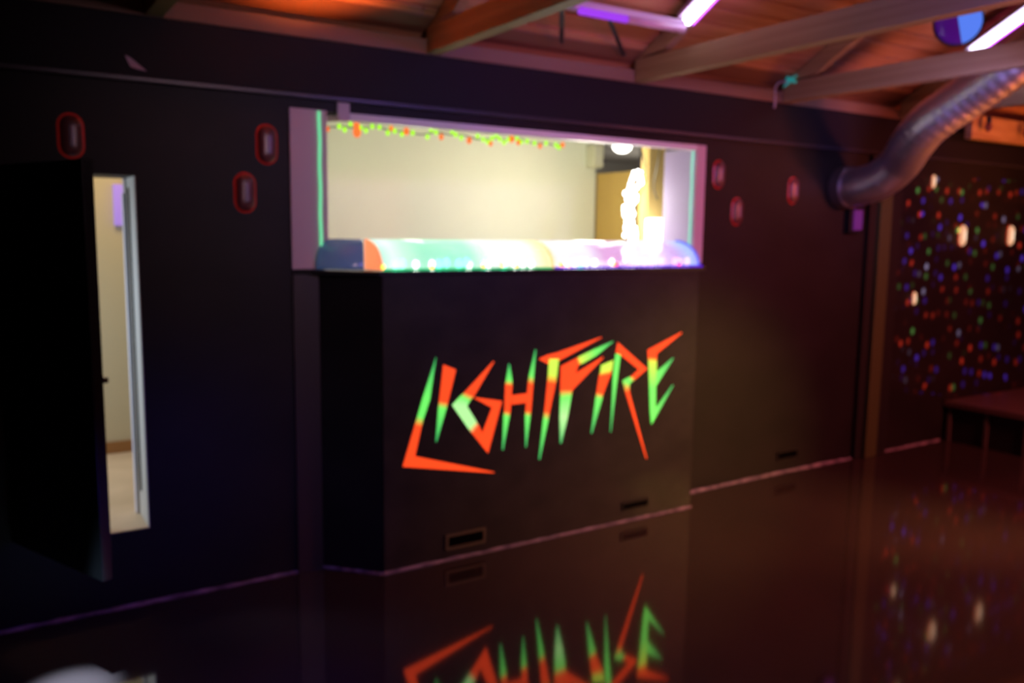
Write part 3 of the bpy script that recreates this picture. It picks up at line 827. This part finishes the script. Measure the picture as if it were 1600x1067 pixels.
def strap(p, q, wd, lab):
    p = Vector(p); q = Vector(q); b = newbm()
    prism(b, [p + Vector((-wd, -.002, 0)), p + Vector((wd, -.002, 0)), p + Vector((wd, .002, 0)), p + Vector((-wd, .002, 0))], q - p)
    tag(obj('hanging_strap', b, BLACKP), lab, 'strap', 'black straps under the roof')
strap((2.22, 3.12, 2.462), (2.42, 3.40, 2.395), .012, 'short black strap behind the pine truss, left of the batten light')
strap((2.50, 3.145, 2.465), (2.86, 3.47, 2.40), .014, 'longer black strap running from the batten light to the truss foot')

t = thing('effect_lamp', 'round black party lamp with a split blue and violet glass face', 'lamp', (4.0, 2.4, 2.6))
aim = (EYE - Vector((4.0, 2.4, 2.48))).normalized()
Rm = aim.to_track_quat('Z', 'Y').to_matrix().to_4x4()
def place(bm, off=(0, 0, 0)):
    bmesh.ops.transform(bm, matrix=Matrix.Translation((4.0, 2.4, 2.515)) @ Rm @ Matrix.Translation(off), verts=bm.verts); return bm
b = newbm()
prof = [(-.13, .05), (-.11, .09), (-.02, .108), (.0, .11), (.012, .104)]
tube(b, [(0, 0, z) for z, r_ in prof], [r_ for z, r_ in prof], 28)
obj('lamp_body', place(b), BLACKP, t, smooth=False)
def half_dome(s0, s1):
    b = newbm(); n1 = 12; n2 = 6; g = []
    for j in range(n2 + 1):
        ph = j / n2 * math.pi / 2
        g.append([b.verts.new((.10 * math.cos(ph) * math.cos(s0 + (s1 - s0) * k / n1), .10 * math.cos(ph) * math.sin(s0 + (s1 - s0) * k / n1), .014 + .05 * math.sin(ph))) for k in range(n1 + 1)])
    for p, q in zip(g, g[1:]):
        for k in range(n1): b.faces.new((p[k], p[k + 1], q[k + 1], q[k]))
    bmesh.ops.remove_doubles(b, verts=b.verts, dist=.0005)
    return b
a0 = math.radians(-78)
o = obj('blue_glass', place(half_dome(a0, a0 + math.pi)), glow('blue_glass_light', (.11, .24, 1.0), .9), t, smooth=True)
o = obj('violet_glass', place(half_dome(a0 + math.pi, a0 + 2 * math.pi)), mat('violet_glass', (.12, .02, .3), .15, emit=(.12, .01, .60), es=.14), t, smooth=True)
obj('mount_arm', tube(newbm(), [(4.02, 2.42, 2.60), (4.09, 2.42, 2.75), (4.10, 2.42, 2.90)], .012, 8), BLACKP, t)

# cyan tape scrap and pale cable at the wall end of a truss
b = newbm()
for p, q, r_ in (((4.09, 3.47, 2.415), (4.095, 3.41, 2.39), .016), ((4.092, 3.44, 2.405), (4.085, 3.49, 2.372), .008), ((4.09, 3.45, 2.41), (4.09, 3.40, 2.425), .008)):
    tube(b, [p, q], [r_, r_ * .5], 6)
tag(obj('tape_scrap', b, CYANM), 'cyan scrap of tape stuck at the wall end of a truss', 'tape')
b = newbm(); tube(b, spline([(4.085, 3.46, 2.40), (4.06, 3.50, 2.395), (4.04, 3.512, 2.36), (4.04, 3.508, 2.29), (4.035, 3.507, 2.25)], 6), .006, 6)
tag(obj('loose_cable', b, CABLE), 'pale cable end hanging over the fascia by the cyan tape', 'cable')
b = newbm(); prism(b, [(.527, W - .037, 2.135), (.545, W - .037, 2.128), (.60, W - .037, 2.085), (.575, W - .037, 2.088), (.545, W - .037, 2.095), (.535, W - .037, 2.115)], (0, -.002, 0))
tag(obj('paper_scrap', b, mat('pink_grey_paper', (.45, .28, .38), .8, emit=(.3, .15, .25), es=.04)), 'torn pinkish scrap stuck on the dark fascia at the left', 'paper')
# strips for small sockets on the far beams
for x, y, lab in ((5.95, 3.30, 'small dark bulb on the orange beam, nearer the duct'), (6.45, 3.30, 'small dark bulb on the orange beam at the right edge')):
    t = thing('festoon_bulb', lab, 'bulb', (x, y, 2.29), 'unlit bulbs by the orange beam')
    obj('socket', tube(newbm(), [(x, y, 2.34), (x, y, 2.29)], .016, 10), BLACKP, t)
    b = newbm(); ball(b, (x, y, 2.265), .026, .026, .03); obj('glass_bulb', b, DARKLENS, t, smooth=True)
t = thing('purlin_beam', 'wide orange-lit beam running along the top right of the sparkling wall', 'beam', (6.8, 3.45, 2.28))
obj('beam_board', box(newbm(), 5.86, 7.6, 3.36, 3.41, 2.19, 2.35), PINE, t, .003)

# ------------------------------------------------------------------ low stage on the right
t = thing('low_stage', 'low dark stage block with panelled front at the right wall', 'stage', (6.1, 3.0, 0))
obj('stage_top', box(newbm(), 6.08, 7.98, .8, 3.54, .265, .305), STAGET, t, .004)
obj('front_board', box(newbm(), 6.115, 6.13, .82, 3.53, .002, .263), mat('black_stage_board', (.012, .011, .013), .35), t)
for y in (3.50, 3.225, 2.95, 2.675, 2.4):
    obj('front_batten', box(newbm(), 6.098, 6.113, y - .012, y + .012, .002, .263), mat('grey_batten_paint', (.10, .075, .075), .5), t)
